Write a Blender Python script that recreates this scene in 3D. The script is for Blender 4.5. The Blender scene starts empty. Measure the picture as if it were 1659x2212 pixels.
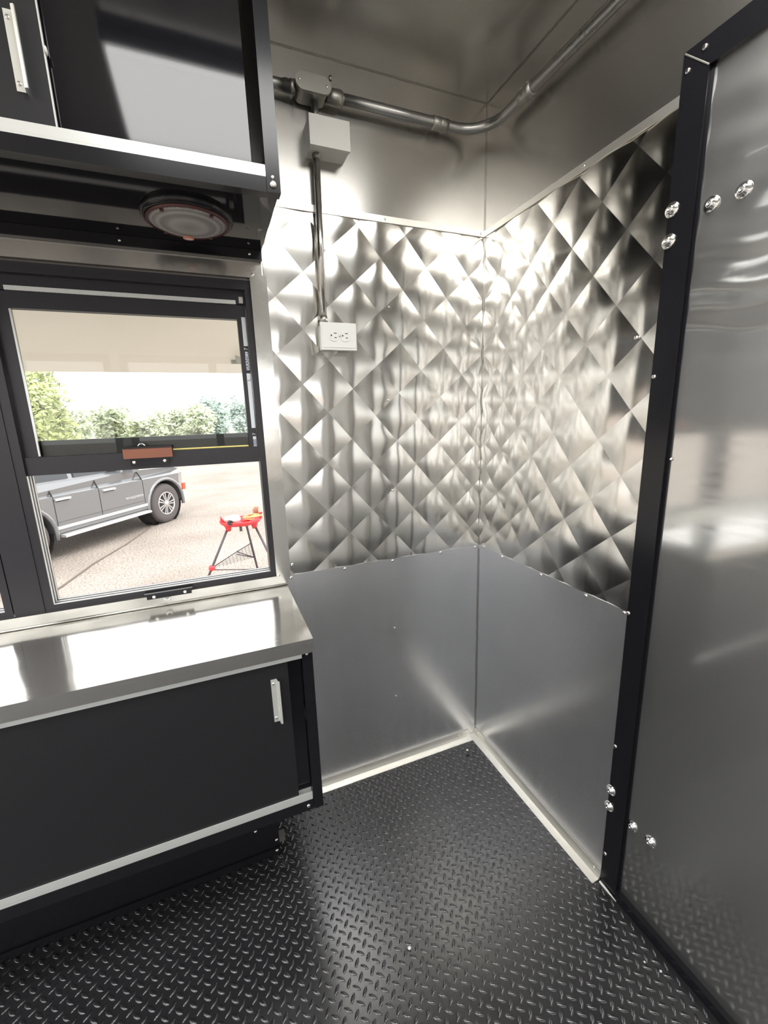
import bpy, bmesh, math, random
from mathutils import Vector, Matrix, noise
random.seed(7)
S = bpy.context.scene
COL = S.collection
PI = math.pi

# ------------------------------------------------------------------ camera
F_PX = 917.18
YAW, PITCH, ROLL = 0.3781, -0.2189, -0.0308
CAM = Vector((-0.9946, -1.4398, 1.4455))
fw = Vector((math.sin(YAW)*math.cos(PITCH), math.cos(YAW)*math.cos(PITCH), math.sin(PITCH)))
rt = Vector((math.cos(YAW), -math.sin(YAW), 0)); up = rt.cross(fw)
r2 = rt*math.cos(ROLL)+up*math.sin(ROLL); u2 = -rt*math.sin(ROLL)+up*math.cos(ROLL)
cd = bpy.data.cameras.new('camera'); cam = bpy.data.objects.new('camera', cd); COL.objects.link(cam)
cd.sensor_fit = 'HORIZONTAL'; cd.sensor_width = 36.0; cd.lens = F_PX/1659*36.0
cd.clip_start = 0.01; cd.clip_end = 500
cam.matrix_world = Matrix(((r2.x, u2.x, -fw.x, CAM.x), (r2.y, u2.y, -fw.y, CAM.y), (r2.z, u2.z, -fw.z, CAM.z), (0, 0, 0, 1)))
S.camera = cam

# ------------------------------------------------------------------ world and exposure
w = bpy.data.worlds.new('overcast_sky'); S.world = w; w.use_nodes = True
bg = w.node_tree.nodes['Background']; bg.inputs[0].default_value = (1.0, 1.0, 0.99, 1); bg.inputs[1].default_value = 1.5
S.view_settings.view_transform = 'Standard'; S.view_settings.look = 'None'
S.view_settings.gamma = 1.0; S.view_settings.use_curve_mapping = False
S.view_settings.exposure = 1.0
try:
    S.cycles.max_bounces = 14; S.cycles.glossy_bounces = 9; S.cycles.diffuse_bounces = 5
    S.cycles.transparent_max_bounces = 12
    S.cycles.caustics_reflective = True; S.cycles.blur_glossy = 0.6
except Exception:
    pass
sl = bpy.data.lights.new('veiled_sun', 'SUN'); sl.energy = .7; sl.angle = math.radians(25); sl.color = (1, .96, .9)
so = bpy.data.objects.new('veiled_sun', sl); COL.objects.link(so); so.rotation_euler = (math.radians(28), math.radians(24), 0)
so.location = (0, 0, 20)

# ------------------------------------------------------------------ material helpers
def new_mat(name):
    m = bpy.data.materials.new(name); m.use_nodes = True
    return m, m.node_tree.nodes, m.node_tree.links, m.node_tree.nodes['Principled BSDF']

def plain(name, col, rough=.5, metal=0., spec=.5, coat=0., var=0.06, scale=18., bump=0., emit=None):
    m, n, l, b = new_mat(name)
    tc = n.new('ShaderNodeTexCoord'); nz = n.new('ShaderNodeTexNoise'); nz.inputs['Scale'].default_value = scale
    nz.inputs['Detail'].default_value = 5
    l.new(tc.outputs['Object'], nz.inputs['Vector'])
    mx = n.new('ShaderNodeMix'); mx.data_type = 'RGBA'
    mx.inputs[6].default_value = tuple(c*(1-var) for c in col)+(1,)
    mx.inputs[7].default_value = tuple(min(1, c*(1+var)) for c in col)+(1,)
    l.new(nz.outputs['Fac'], mx.inputs[0]); l.new(mx.outputs[2], b.inputs['Base Color'])
    b.inputs['Roughness'].default_value = rough; b.inputs['Metallic'].default_value = metal
    b.inputs['Specular IOR Level'].default_value = spec; b.inputs['Coat Weight'].default_value = coat
    b.inputs['Coat Roughness'].default_value = .08
    if bump:
        bp = n.new('ShaderNodeBump'); bp.inputs['Strength'].default_value = bump; bp.inputs['Distance'].default_value = .002
        l.new(nz.outputs['Fac'], bp.inputs['Height']); l.new(bp.outputs['Normal'], b.inputs['Normal'])
    if emit:
        b.inputs['Emission Color'].default_value = (1, .995, .97, 1); b.inputs['Emission Strength'].default_value = emit
    return m

def steel(name, col=(.62, .61, .585), r0=.16, r1=.30, aniso=0., tan=(0, 0, 1), brush=(60, 60, 3), wav=0., wscale=2.2, bs=.04):
    """brushed sheet metal: streaky roughness, faint brushing relief and slow oil-canning"""
    m, n, l, b = new_mat(name)
    tc = n.new('ShaderNodeTexCoord')
    mp = n.new('ShaderNodeMapping'); mp.inputs['Scale'].default_value = brush
    l.new(tc.outputs['Object'], mp.inputs['Vector'])
    nz = n.new('ShaderNodeTexNoise'); nz.inputs['Scale'].default_value = 4; nz.inputs['Detail'].default_value = 6
    l.new(mp.outputs['Vector'], nz.inputs['Vector'])
    n2 = n.new('ShaderNodeTexNoise'); n2.inputs['Scale'].default_value = 5.5; n2.inputs['Detail'].default_value = 4
    l.new(tc.outputs['Object'], n2.inputs['Vector'])
    ad = n.new('ShaderNodeMath'); ad.operation = 'ADD'
    l.new(nz.outputs['Fac'], ad.inputs[0]); l.new(n2.outputs['Fac'], ad.inputs[1])
    mr = n.new('ShaderNodeMapRange'); mr.inputs['From Min'].default_value = .65; mr.inputs['From Max'].default_value = 1.35
    mr.inputs['To Min'].default_value = r0; mr.inputs['To Max'].default_value = r1
    l.new(ad.outputs[0], mr.inputs['Value']); l.new(mr.outputs['Result'], b.inputs['Roughness'])
    b.inputs['Base Color'].default_value = col+(1,); b.inputs['Metallic'].default_value = 1.
    if aniso:
        tg = n.new('ShaderNodeCombineXYZ')
        for i_ in range(3): tg.inputs[i_].default_value = tan[i_]
        l.new(tg.outputs[0], b.inputs['Tangent'])
        b.inputs['Anisotropic'].default_value = aniso
    bp = n.new('ShaderNodeBump'); bp.inputs['Strength'].default_value = bs; bp.inputs['Distance'].default_value = .001
    l.new(nz.outputs['Fac'], bp.inputs['Height'])
    last = bp
    if wav:
        n3 = n.new('ShaderNodeTexNoise'); n3.inputs['Scale'].default_value = wscale; n3.inputs['Detail'].default_value = 1
        l.new(tc.outputs['Object'], n3.inputs['Vector'])
        b2 = n.new('ShaderNodeBump'); b2.inputs['Strength'].default_value = 1; b2.inputs['Distance'].default_value = wav
        l.new(n3.outputs['Fac'], b2.inputs['Height']); l.new(bp.outputs['Normal'], b2.inputs['Normal']); last = b2
    l.new(last.outputs['Normal'], b.inputs['Normal'])
    return m

M = {}
M['wall_upper'] = steel('brushed_steel_upper', r0=.24, r1=.27, aniso=.6, brush=(7, 7, .5), wav=.004, wscale=1.3, bs=.0, col=(.53, .515, .485))
M['wall_lower'] = steel('brushed_aluminium_lower', col=(.70, .705, .72), r0=.21, r1=.27, aniso=.5, brush=(8, 8, .6), wav=.004, wscale=1.3, bs=0.)
M['ceiling'] = steel('brushed_steel_ceiling', col=(.62, .605, .57), r0=.22, r1=.26, aniso=.4, tan=(0, 1, 0), brush=(7, .6, 7), wav=.004, wscale=1.3, bs=0.)
M['quilt'] = steel('quilted_stainless', col=(.70, .685, .65), r0=.145, r1=.175, aniso=.8, brush=(6, 6, 2), bs=.0)
M['steel'] = steel('stainless_sheet', col=(.56, .55, .515), r0=.10, r1=.2, brush=(40, 40, 40), bs=.03, wav=.0015, wscale=9)
M['counter'] = steel('countertop_stainless', col=(.72, .705, .67), r0=.07, r1=.16, brush=(5, 60, 60), bs=.02, wav=.003, wscale=5)
M['doorleaf'] = steel('door_aluminium', col=(.60, .60, .585), r0=.07, r1=.15, brush=(3, 3, 20), bs=.0)
def two_lobe(m, fac, rough):
    n, l = m.node_tree.nodes, m.node_tree.links; b = n['Principled BSDF']; o = n['Material Output']
    b2 = n.new('ShaderNodeBsdfPrincipled'); b2.inputs['Metallic'].default_value = 1; b2.inputs['Roughness'].default_value = rough
    b2.inputs['Base Color'].default_value = b.inputs['Base Color'].default_value
    x = n.new('ShaderNodeMixShader'); x.inputs[0].default_value = fac
    l.new(b.outputs[0], x.inputs[1]); l.new(b2.outputs[0], x.inputs[2]); l.new(x.outputs[0], o.inputs['Surface'])
two_lobe(M['doorleaf'], .28, .5)
two_lobe(M['wall_lower'], .25, .6)
two_lobe(M['wall_upper'], .10, .6)
two_lobe(M['ceiling'], .25, .6)
two_lobe(M['counter'], .2, .5)
two_lobe(M['steel'], .2, .5)
M['angle'] = steel('floor_angle_aluminium', col=(.82, .80, .74), r0=.38, r1=.42, brush=(8, 8, 8), bs=.0)
M['emt'] = steel('galvanised_conduit', col=(.42, .42, .40), r0=.25, r1=.4, brush=(20, 20, 20), bs=.03)
M['zinc'] = plain('die_cast_zinc', (.40, .395, .36), .42, 1., var=.08, bump=.1)
M['chrome'] = plain('bright_bolt_steel', (.82, .82, .80), .12, 1., var=.03)
M['screw'] = plain('zinc_screw', (.75, .74, .70), .25, 1., var=.05)
M['black'] = plain('gloss_black_paint', (.009, .009, .011), .22, 0, .32, .0, .1)
M['blackmat'] = plain('satin_black_board', (.016, .016, .018), .38, 0, .35, 0, .12, 60)
M['blackgloss'] = plain('gloss_black_panel', (.006, .006, .008), .06, 0, .4, .0, .1)
M['frameblack'] = plain('black_window_aluminium', (.020, .018, .022), .33, 0, .4, 0, .1)
M['track'] = plain('white_track_aluminium', (.66, .67, .65), .32, .35, .5, 0, .03)
M['handle'] = plain('satin_aluminium_pull', (.80, .81, .76), .3, .6, .5, 0, .03)
M['whitepl'] = plain('white_pvc', (.68, .68, .65), .38, 0, .45, 0, .02)
M['greypl'] = plain('warm_grey_box', (.62, .61, .57), .42, 0, .4, 0, .02)
M['slot'] = plain('dark_slot', (.03, .03, .03), .6)
M['grille'] = plain('speaker_grille_paint', (.27, .255, .245), .5, .3, .4, 0, .06, 700, .3)
def perforate(m, scale):
    n, l = m.node_tree.nodes, m.node_tree.links; b = n['Principled BSDF']
    tc = n.new('ShaderNodeTexCoord'); v = n.new('ShaderNodeTexVoronoi'); v.inputs['Scale'].default_value = scale; v.inputs['Randomness'].default_value = 0
    l.new(tc.outputs['Object'], v.inputs['Vector'])
    cr = n.new('ShaderNodeValToRGB'); cr.color_ramp.elements[0].color = (.05, .045, .045, 1); cr.color_ramp.elements[0].position = .34
    cr.color_ramp.elements[1].color = (.36, .34, .33, 1); cr.color_ramp.elements[1].position = .42
    l.new(v.outputs['Distance'], cr.inputs[0]); l.new(cr.outputs[0], b.inputs['Base Color'])
perforate(M['grille'], 330)
M['redring'] = plain('dark_red_ring', (.07, .015, .014), .45)
M['badge'] = plain('copper_badge', (.75, .30, .22), .35, .3)
M['brown'] = plain('brown_tape', (.24, .085, .05), .5)
M['yellow'] = plain('yellow_foam', (.85, .74, .25), .6)
M['sticker'] = plain('pale_sticker', (.66, .70, .74), .45, var=.02)
M['ink'] = plain('dark_ink', (.04, .03, .09), .5)
M['lamp'] = plain('led_diffuser', (.9, .9, .9), .5, emit=7.5)
M['whitemetal'] = plain('white_enamel', (.8, .8, .8), .4)

def glass_mat():
    m, n, l, b = new_mat('window_glass')
    n.remove(b); o = n['Material Output']
    t = n.new('ShaderNodeBsdfTransparent'); t.inputs[0].default_value = (.95, .97, .95, 1)
    g = n.new('ShaderNodeBsdfGlossy'); g.inputs['Roughness'].default_value = .01
    f = n.new('ShaderNodeFresnel'); f.inputs[0].default_value = 1.36
    x = n.new('ShaderNodeMixShader'); l.new(f.outputs[0], x.inputs[0]); l.new(t.outputs[0], x.inputs[1]); l.new(g.outputs[0], x.inputs[2])
    l.new(x.outputs[0], o.inputs['Surface'])
    return m
M['glass'] = glass_mat()

def rubber():
    m, n, l, b = new_mat('black_rubber_mat')
    tc = n.new('ShaderNodeTexCoord'); nz = n.new('ShaderNodeTexNoise'); nz.inputs['Scale'].default_value = 6; nz.inputs['Detail'].default_value = 7
    l.new(tc.outputs['Object'], nz.inputs['Vector'])
    mr = n.new('ShaderNodeMapRange'); mr.inputs['To Min'].default_value = .14; mr.inputs['To Max'].default_value = .24
    mr.inputs['From Min'].default_value = .3; mr.inputs['From Max'].default_value = .7
    l.new(nz.outputs['Fac'], mr.inputs['Value']); l.new(mr.outputs['Result'], b.inputs['Roughness'])
    b.inputs['Base Color'].default_value = (.022, .022, .024, 1); b.inputs['Specular IOR Level'].default_value = 1.0
    n2 = n.new('ShaderNodeTexNoise'); n2.inputs['Scale'].default_value = 900
    l.new(tc.outputs['Object'], n2.inputs['Vector'])
    bp = n.new('ShaderNodeBump'); bp.inputs['Strength'].default_value = .12; bp.inputs['Distance'].default_value = .0006
    l.new(n2.outputs['Fac'], bp.inputs['Height']); l.new(bp.outputs['Normal'], b.inputs['Normal'])
    return m
M['rubber'] = rubber()

def gravel():
    m, n, l, b = new_mat('pale_gravel')
    tc = n.new('ShaderNodeTexCoord')
    v = n.new('ShaderNodeTexVoronoi'); v.inputs['Scale'].default_value = 26
    nz = n.new('ShaderNodeTexNoise'); nz.inputs['Scale'].default_value = .7; nz.inputs['Detail'].default_value = 6
    n2 = n.new('ShaderNodeTexNoise'); n2.inputs['Scale'].default_value = 38; n2.inputs['Detail'].default_value = 3
    for q in (v, nz, n2): l.new(tc.outputs['Object'], q.inputs['Vector'])
    cr = n.new('ShaderNodeValToRGB')
    cr.color_ramp.elements[0].color = (.18, .145, .12, 1); cr.color_ramp.elements[0].position = .28
    cr.color_ramp.elements[1].color = (.41, .362, .32, 1); cr.color_ramp.elements[1].position = .55
    l.new(n2.outputs['Fac'], cr.inputs[0])
    mx = n.new('ShaderNodeMix'); mx.data_type = 'RGBA'; mx.blend_type = 'MULTIPLY'; mx.inputs[0].default_value = .5
    c2 = n.new('ShaderNodeValToRGB'); c2.color_ramp.elements[0].color = (.62, .58, .55, 1); c2.color_ramp.elements[1].color = (1, 1, 1, 1)
    c2.color_ramp.elements[0].position = .35; c2.color_ramp.elements[1].position = .6
    l.new(nz.outputs['Fac'], c2.inputs[0]); l.new(cr.outputs[0], mx.inputs[6]); l.new(c2.outputs[0], mx.inputs[7])
    l.new(mx.outputs[2], b.inputs['Base Color']); b.inputs['Roughness'].default_value = .9
    bp = n.new('ShaderNodeBump'); bp.inputs['Strength'].default_value = .8; bp.inputs['Distance'].default_value = .02
    l.new(v.outputs['Distance'], bp.inputs['Height']); l.new(bp.outputs['Normal'], b.inputs['Normal'])
    return m
M['gravel'] = gravel()

# ------------------------------------------------------------------ mesh helpers
def empty(name, loc=(0, 0, 0), rz=0.):
    o = bpy.data.objects.new(name, None); COL.objects.link(o); o.location = loc; o.rotation_euler = (0, 0, rz)
    o.empty_display_size = .05
    return o

def tag(o, label, cat, group=None):
    o['label'] = label; o['category'] = cat
    if group: o['group'] = group
    return o

def struct(o, label, cat):
    o['kind'] = 'structure'; o['label'] = label; o['category'] = cat
    return o

def obj(name, bm, mat, parent=None, smooth=False, local=False, bevel=0., label=None, seg=2):
    """link a bmesh as one mesh object; coordinates are the world's unless local"""
    if bevel:
        bmesh.ops.bevel(bm, geom=[e for e in bm.edges if e.is_manifold and e.calc_face_angle(0) > .5], offset=bevel, segments=seg, affect='EDGES', profile=.6)
    bmesh.ops.recalc_face_normals(bm, faces=bm.faces)
    me = bpy.data.meshes.new(name); bm.to_mesh(me); bm.free()
    if smooth:
        for p in me.polygons: p.use_smooth = True
    me.materials.append(M[mat] if isinstance(mat, str) else mat)
    o = bpy.data.objects.new(name, me); COL.objects.link(o)
    if parent is not None:
        o.parent = parent
        if not local:
            base = parent
            off = Vector((0, 0, 0))
            while base is not None:
                off += base.location; base = base.parent
            o.location = -off
    if label: o['label'] = label
    return o

def box(bm, x0, x1, y0, y1, z0, z1):
    x0, x1 = min(x0, x1), max(x0, x1); y0, y1 = min(y0, y1), max(y0, y1); z0, z1 = min(z0, z1), max(z0, z1)
    v = [bm.verts.new(p) for p in ((x0, y0, z0), (x1, y0, z0), (x1, y1, z0), (x0, y1, z0), (x0, y0, z1), (x1, y0, z1), (x1, y1, z1), (x0, y1, z1))]
    for f in ((0, 3, 2, 1), (4, 5, 6, 7), (0, 1, 5, 4), (1, 2, 6, 5), (2, 3, 7, 6), (3, 0, 4, 7)): bm.faces.new([v[i] for i in f])
    return v

def B(*a):
    bm = bmesh.new(); box(bm, *a); return bm

def prism(bm, pts, axis, a, b):
    """pts in the two other axes (cyclic order), extruded along axis from a to b"""
    def P(p, t):
        return {0: (t, p[0], p[1]), 1: (p[0], t, p[1]), 2: (p[0], p[1], t)}[axis]
    A = [bm.verts.new(P(p, a)) for p in pts]; C = [bm.verts.new(P(p, b)) for p in pts]
    n = len(pts)
    bm.faces.new(A); bm.faces.new(C[::-1])
    for i in range(n): bm.faces.new((A[i], C[i], C[(i+1) % n], A[(i+1) % n]))

def tube(bm, pts, r, n=10, caps=True):
    pts = [Vector(p) for p in pts]; rings = []
    prevu = None
    for i, p in enumerate(pts):
        d = (pts[min(i+1, len(pts)-1)]-pts[max(i-1, 0)]).normalized()
        if prevu is None:
            u = d.orthogonal().normalized()
        else:
            u = (prevu-d*prevu.dot(d)).normalized()
        prevu = u; v = d.cross(u)
        rr = r[i] if isinstance(r, (list, tuple)) else r
        rings.append([bm.verts.new(p+u*rr*math.cos(2*PI*k/n)+v*rr*math.sin(2*PI*k/n)) for k in range(n)])
    for a, b in zip(rings, rings[1:]):
        for k in range(n): bm.faces.new((a[k], a[(k+1) % n], b[(k+1) % n], b[k]))
    if caps:
        bm.faces.new(rings[0][::-1]); bm.faces.new(rings[-1])

def lathe(bm, c, axis, prof, n=16):
    """prof: (radius, offset along axis)"""
    d = Vector(axis).normalized(); u = d.orthogonal().normalized(); v = d.cross(u); c = Vector(c); rings = []
    for r, h in prof:
        if r < 1e-6: rings.append([bm.verts.new(c+d*h)])
        else: rings.append([bm.verts.new(c+d*h+u*r*math.cos(2*PI*k/n)+v*r*math.sin(2*PI*k/n)) for k in range(n)])
    for a, b in zip(rings, rings[1:]):
        for k in range(n):
            q = [a[k % len(a)], a[(k+1) % len(a)], b[(k+1) % len(b)], b[k % len(b)]]
            s = []
            for t in q:
                if t not in s: s.append(t)
            if len(s) > 2: bm.faces.new(s)

def screw_mesh(name, r, mat):
    bm = bmesh.new(); lathe(bm, (0, 0, 0), (0, 0, 1), [(0, 0), (r, 0), (r, r*.15), (r*.8, r*.5), (r*.35, r*.66), (.0, r*.45)], 10)
    me = bpy.data.meshes.new(name); bmesh.ops.recalc_face_normals(bm, faces=bm.faces); bm.to_mesh(me); bm.free()
    for p in me.polygons: p.use_smooth = True
    me.materials.append(M[mat]); return me
SCREW = screw_mesh('screw', .0055, 'screw')
SCREW_S = screw_mesh('screw_small', .004, 'screw')
SCREW_L = screw_mesh('screw_large', .008, 'screw')

def screw(parent, loc, nrm, me=None, name='screw'):
    o = bpy.data.objects.new(name, me or SCREW); COL.objects.link(o)
    off = Vector((0, 0, 0)); b = parent
    while b is not None: off += b.location; b = b.parent
    o.parent = parent; o.location = Vector(loc)-off
    o.rotation_euler = Vector(nrm).to_track_quat('Z', 'Y').to_euler()
    return o

# ------------------------------------------------------------------ the shell
H = 2.474; XL = -3.1; YB = -2.36; ZB = .90; ZT = 2.07
# floor: a rubber sheet with raised lugs
fl = struct(obj('floor', B(XL, .06, YB, .06, -.05, 0), 'rubber'), 'black rubber diamond-tread floor mat', 'floor')
def lug_bm(bm, cx, cy, ang):
    ca, sa = math.cos(ang), math.sin(ang); L, W, h = .0128, .0055, .0021
    n = 10; base = []; mid = []
    for k in range(n):
        t = 2*PI*k/n; e = abs(math.cos(t))**1.0
        x = math.cos(t)*L; y = math.sin(t)*W
        y *= (1-.25*abs(math.cos(t)))
        base.append(bm.verts.new((cx+x*ca-y*sa, cy+x*sa+y*ca, 0)))
        mid.append(bm.verts.new((cx+(x*ca-y*sa)*.78, cy+(x*sa+y*ca)*.78, h*.85)))
    top = bm.verts.new((cx, cy, h))
    for k in range(n):
        bm.faces.new((base[k], base[(k+1) % n], mid[(k+1) % n], mid[k]))
        bm.faces.new((mid[k], mid[(k+1) % n], top))
lugs = []
P0 = .0329
for i in range(-82, 1):
    for j in range(-72, 1):
        for q in (0, 1):
            x = -.007+(i+.5*q)*P0; y = -.022+(j+.5*q)*P0
            if x > -.012 or y > -.012 or x < -2.6: continue
            lugs.append((x, y, -PI/4 if q == 0 else PI/4+.15))
lugs.sort(key=lambda t: (t[0]+.62)**2+(t[1]+.78)**2)
near = [l for l in lugs if (l[1] < -.62-.42*(l[0]+1.0)+.30)]
# the ones that show largest: nearest to the camera within the picture
def inview(x, y):
    d = Vector((x, y, 0))-CAM; zc = d.dot(fw)
    px = 829.5+F_PX*d.dot(r2)/zc; py = 1106-F_PX*d.dot(u2)/zc
    return zc > .1 and 0 < px < 1659 and 0 < py < 2205 and not (x < -.80 and y > -.42 and px < 640)
vis = sorted([l for l in lugs if inview(l[0], l[1])], key=lambda t: (Vector((t[0], t[1], 0))-CAM).length)[:300]
vset = set(vis)
lm = {}
for ang in (-PI/4, PI/4+.15):
    bm = bmesh.new(); lug_bm(bm, 0, 0, ang); me = bpy.data.meshes.new('tread_lug'); bmesh.ops.recalc_face_normals(bm, faces=bm.faces); bm.to_mesh(me); bm.free()
    for p in me.polygons: p.use_smooth = True
    me.materials.append(M['rubber']); lm[ang] = me
for x, y, a in vis:
    o = bpy.data.objects.new('tread_lug', lm[a]); COL.objects.link(o); o.parent = fl; o.location = (x, y, 0)
bm = bmesh.new()
for l_ in lugs:
    if l_ not in vset: lug_bm(bm, *l_)
o = obj('tread_pattern', bm, 'rubber', fl, smooth=True); o['kind'] = 'stuff'

struct(obj('ceiling', B(XL, .06, YB, .06, H, H+.05), 'ceiling'), 'brushed steel sheet ceiling', 'ceiling')

def wall_core(name, axis, plane, thick, u0, u1, holes, mat, label):
    """wall slab with rectangular holes; u along the wall, z up"""
    bm = bmesh.new()
    us = sorted({u0, u1, *[h[0] for h in holes], *[h[1] for h in holes]}); zs = sorted({0., H, *[h[2] for h in holes], *[h[3] for h in holes]})
    for a, b in zip(us, us[1:]):
        for c, d in zip(zs, zs[1:]):
            um, zm = (a+b)/2, (c+d)/2
            if any(h[0] < um < h[1] and h[2] < zm < h[3] for h in holes): continue
            if axis == 1: box(bm, a, b, plane, plane+thick, c, d)
            else: box(bm, plane, plane+thick, a, b, c, d)
    bmesh.ops.remove_doubles(bm, verts=bm.verts, dist=1e-5)
    return struct(obj(name, bm, mat), label, 'wall')

WX0, WX1, WXM0, WXM1, WX2 = -.832, -1.477, -1.50, -1.60, -2.245   # window edges
wf = wall_core('wall_front', 1, .012, .06, XL, .012, [(-2.262, -.832, .908, 1.868)], 'wall_lower', 'brushed metal side wall with quilted middle band and serving windows')
wr = wall_core('wall_right', 0, .012, .06, YB, .012, [(-1.62, -.744, .0, 2.115)], 'wall_lower', 'brushed metal end wall with quilted band beside the door')
wb = wall_core('wall_back', 1, YB-.06, .06, XL, .012, [(-1.55, -.28, .92, 1.95), (-2.95, -1.65, .92, 1.95)], 'whitemetal', 'unseen wall facing the serving windows, made white to spread light')  # unseen wall, white chosen to spread light indoors
wl = wall_core('wall_left', 0, XL-.06, .06, YB, .072, [(-2.26, -.10, .02, 2.30)], 'whitemetal', 'unseen far end wall made white, rear doorway opened wide for daylight')  # unseen end set near, white and wide open to admit more daylight

# sheets on the window wall
def sheet(name, parent, axis, u0, u1, z0, z1, mat, t=.004, d=.0):
    bm = bmesh.new()
    if axis == 1: box(bm, u0, u1, d, .0119, z0, z1)
    else: box(bm, d, .0119, u0, u1, z0, z1)
    return obj(name, bm, mat, parent)
sheet('lower_sheet', wf, 1, XL, 0, 0, ZB, 'wall_lower')
bm = bmesh.new(); box(bm, -.80, 0, -.001, .0119, ZT, H); box(bm, XL, -.80, -.001, .0119, 1.90, H)
obj('upper_sheet', bm, 'wall_upper', wf)
sheet('lower_sheet', wr, 0, -.71, 0, 0, ZB, 'wall_lower')
bm = bmesh.new(); box(bm, -.001, .0119, -.71, 0, ZT, H); box(bm, -.001, .0119, -1.65, -.71, 2.13, H); box(bm, -.001, .0119, YB, -1.65, 0, H)
obj('upper_sheet', bm, 'wall_upper', wr)
sheet('pier_sheet', wf, 1, XL, -2.30, ZB, 1.90, 'wall_upper')

# quilted band: every diamond domed, creases between them
D1 = Vector((.0913, .0775)); D2 = Vector((.0795, -.0918))
def quilt(name, parent, O, u0, u1, z0, z1, to3d, amp=.0042, corner_u=0.):
    bm = bmesh.new(); N = 10
    for i in range(-14, 15):
        for j in range(-14, 15):
            c = O+D1*(i+.5)+D2*(j+.5)
            if not (u0-.1 < c.x < u1+.1 and z0-.1 < c.y < z1+.1): continue
            k1 = random.uniform(.88, 1.1)
            g = []
            for a in range(N+1):
                row = []
                for b in range(N+1):
                    s, t = a/N, b/N
                    p = O+D1*(i+s)+D2*(j+t)
                    h = amp*k1*(4*s*(1-s))*(4*t*(1-t))
                    dc = abs(p.x-corner_u)
                    h += .0009*math.exp(-dc/.05)*(noise.noise(Vector((p.x*26, p.y*22, 3.1))))
                    h += .0005*noise.noise(Vector((p.x*14, p.y*14, 8.7)))
                    row.append(bm.verts.new((p.x, h, p.y)))
                g.append(row)
            for a in range(N):
                for b in range(N):
                    bm.faces.new((g[a][b], g[a+1][b], g[a+1][b+1], g[a][b+1]))
    for co, no in (((u0, 0, 0), (-1, 0, 0)), ((u1, 0, 0), (1, 0, 0)), ((0, 0, z0), (0, 0, -1)), ((0, 0, z1), (0, 0, 1))):
        bmesh.ops.bisect_plane(bm, geom=bm.verts[:]+bm.edges[:]+bm.faces[:], plane_co=co, plane_no=no, clear_outer=True)
    for v in bm.verts: v.co = to3d(v.co.x, v.co.z, v.co.y)
    me = bpy.data.meshes.new(name); bm.normal_update(); bm.to_mesh(me); bm.free()
    for p in me.polygons: p.use_smooth = True
    me.materials.append(M['quilt']); o = bpy.data.objects.new(name, me); COL.objects.link(o); o.parent = parent
    return o
qa = quilt('quilted_panel', wf, Vector((-.443, 1.453)), -.792, -.001, ZB+.014, ZT, lambda u, z, h: Vector((u, -h+.0005, z)))
qb = quilt('quilted_panel', wr, Vector((.41, 1.72)), .001, .702, ZB+.014, ZT, lambda u, z, h: Vector((-h+.0005, -u, z)))
obj('backing_sheet', B(-.80, 0, .001, .0119, ZB, ZT), 'quilt', wf)
obj('backing_sheet', B(.001, .0119, -.71, 0, ZB, ZT), 'quilt', wr)
obj('hem_strip', B(-.79, -.001, -.0025, .0009, ZB-.001, ZB+.0145), 'wall_lower', wf)
obj('hem_strip', B(-.0025, .0009, -.70, -.001, ZB-.001, ZB+.0145), 'wall_lower', wr)
for x, z in ((-.184, .908), (-.394, .906), (-.586, .905), (-.783, .905), (-.02, .907), (-.393, .622), (-.395, .313), (-.382, 1.812), (-.393, 1.505), (-.386, 1.18), (-.776, .952)):
    screw(wf, (x, -.0025 if z < 1 else -.003, z), (0, -1, 0), SCREW if .89 < z < .96 else SCREW_S)
for y, z in ((-.16, .908), (-.37, .907), (-.56, .906), (-.69, .907), (-.648, 1.617)):
    screw(wr, (-.0025, y, z), (-1, 0, 0))
# strips above the quilted band, the corner joint and the floor angles
t1 = struct(obj('trim_1', B(-.80, -.002, -.006, -.0012, ZT-.004, ZT+.015), 'angle', bevel=.001), 'thin steel strip along top of quilted band, window side', 'trim')
t2 = struct(obj('trim_2', B(-.006, -.0012, -.70, -.002, ZT-.004, ZT+.015), 'angle', bevel=.001), 'thin steel strip along top of quilted band, door side', 'trim')
for x in (-.02, -.39): screw(t1, (x, -.006, ZT+.005), (0, -1, 0), SCREW_S)
for y in (-.45,): screw(t2, (-.006, y, ZT+.005), (-1, 0, 0), SCREW_S)
struct(obj('trim_3', B(-.0035, -.0005, -.0035, -.0005, .04, H-.005), 'zinc'), 'thin dark joint strip in the wall corner', 'trim')
struct(obj('trim_6', B(-.79, -.005, -.003, -.0012, H-.0025, H-.0003), 'zinc'), 'dark joint line where the ceiling meets the window wall', 'trim')
struct(obj('trim_7', B(-.003, -.0012, -1.6, -.005, H-.0025, H-.0003), 'zinc'), 'dark joint line where the ceiling meets the end wall', 'trim')
def angle(name, axis, a, b, label):
    bm = bmesh.new(); wd, hh, t = .038, .034, .003
    pts = [(-wd, 0.0005), (-.001, .0005), (-.001, hh), (-.001-t, hh), (-.001-t-.004, t+.012), (-.012, t+.003), (-wd, t)]
    prism(bm, pts, 1-axis if axis in (0, 1) else axis, a, b)
    o = obj(name, bm, 'angle'); return struct(o, label, 'baseboard')
b1 = angle('baseboard_front', 1, -2.4, -.038, 'pale aluminium floor angle under the window wall')
b2 = angle('baseboard_right', 0, -.70, -.001, 'pale aluminium floor angle running to the door frame')
screw(b1, (-.09, -.005, .022), (0, -1, .3), SCREW_S); screw(b2, (-.006, -.03, .022), (-1, 0, .3), SCREW_S); screw(b2, (-.006, -.675, .022), (-1, 0, .3), SCREW_S)

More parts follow.
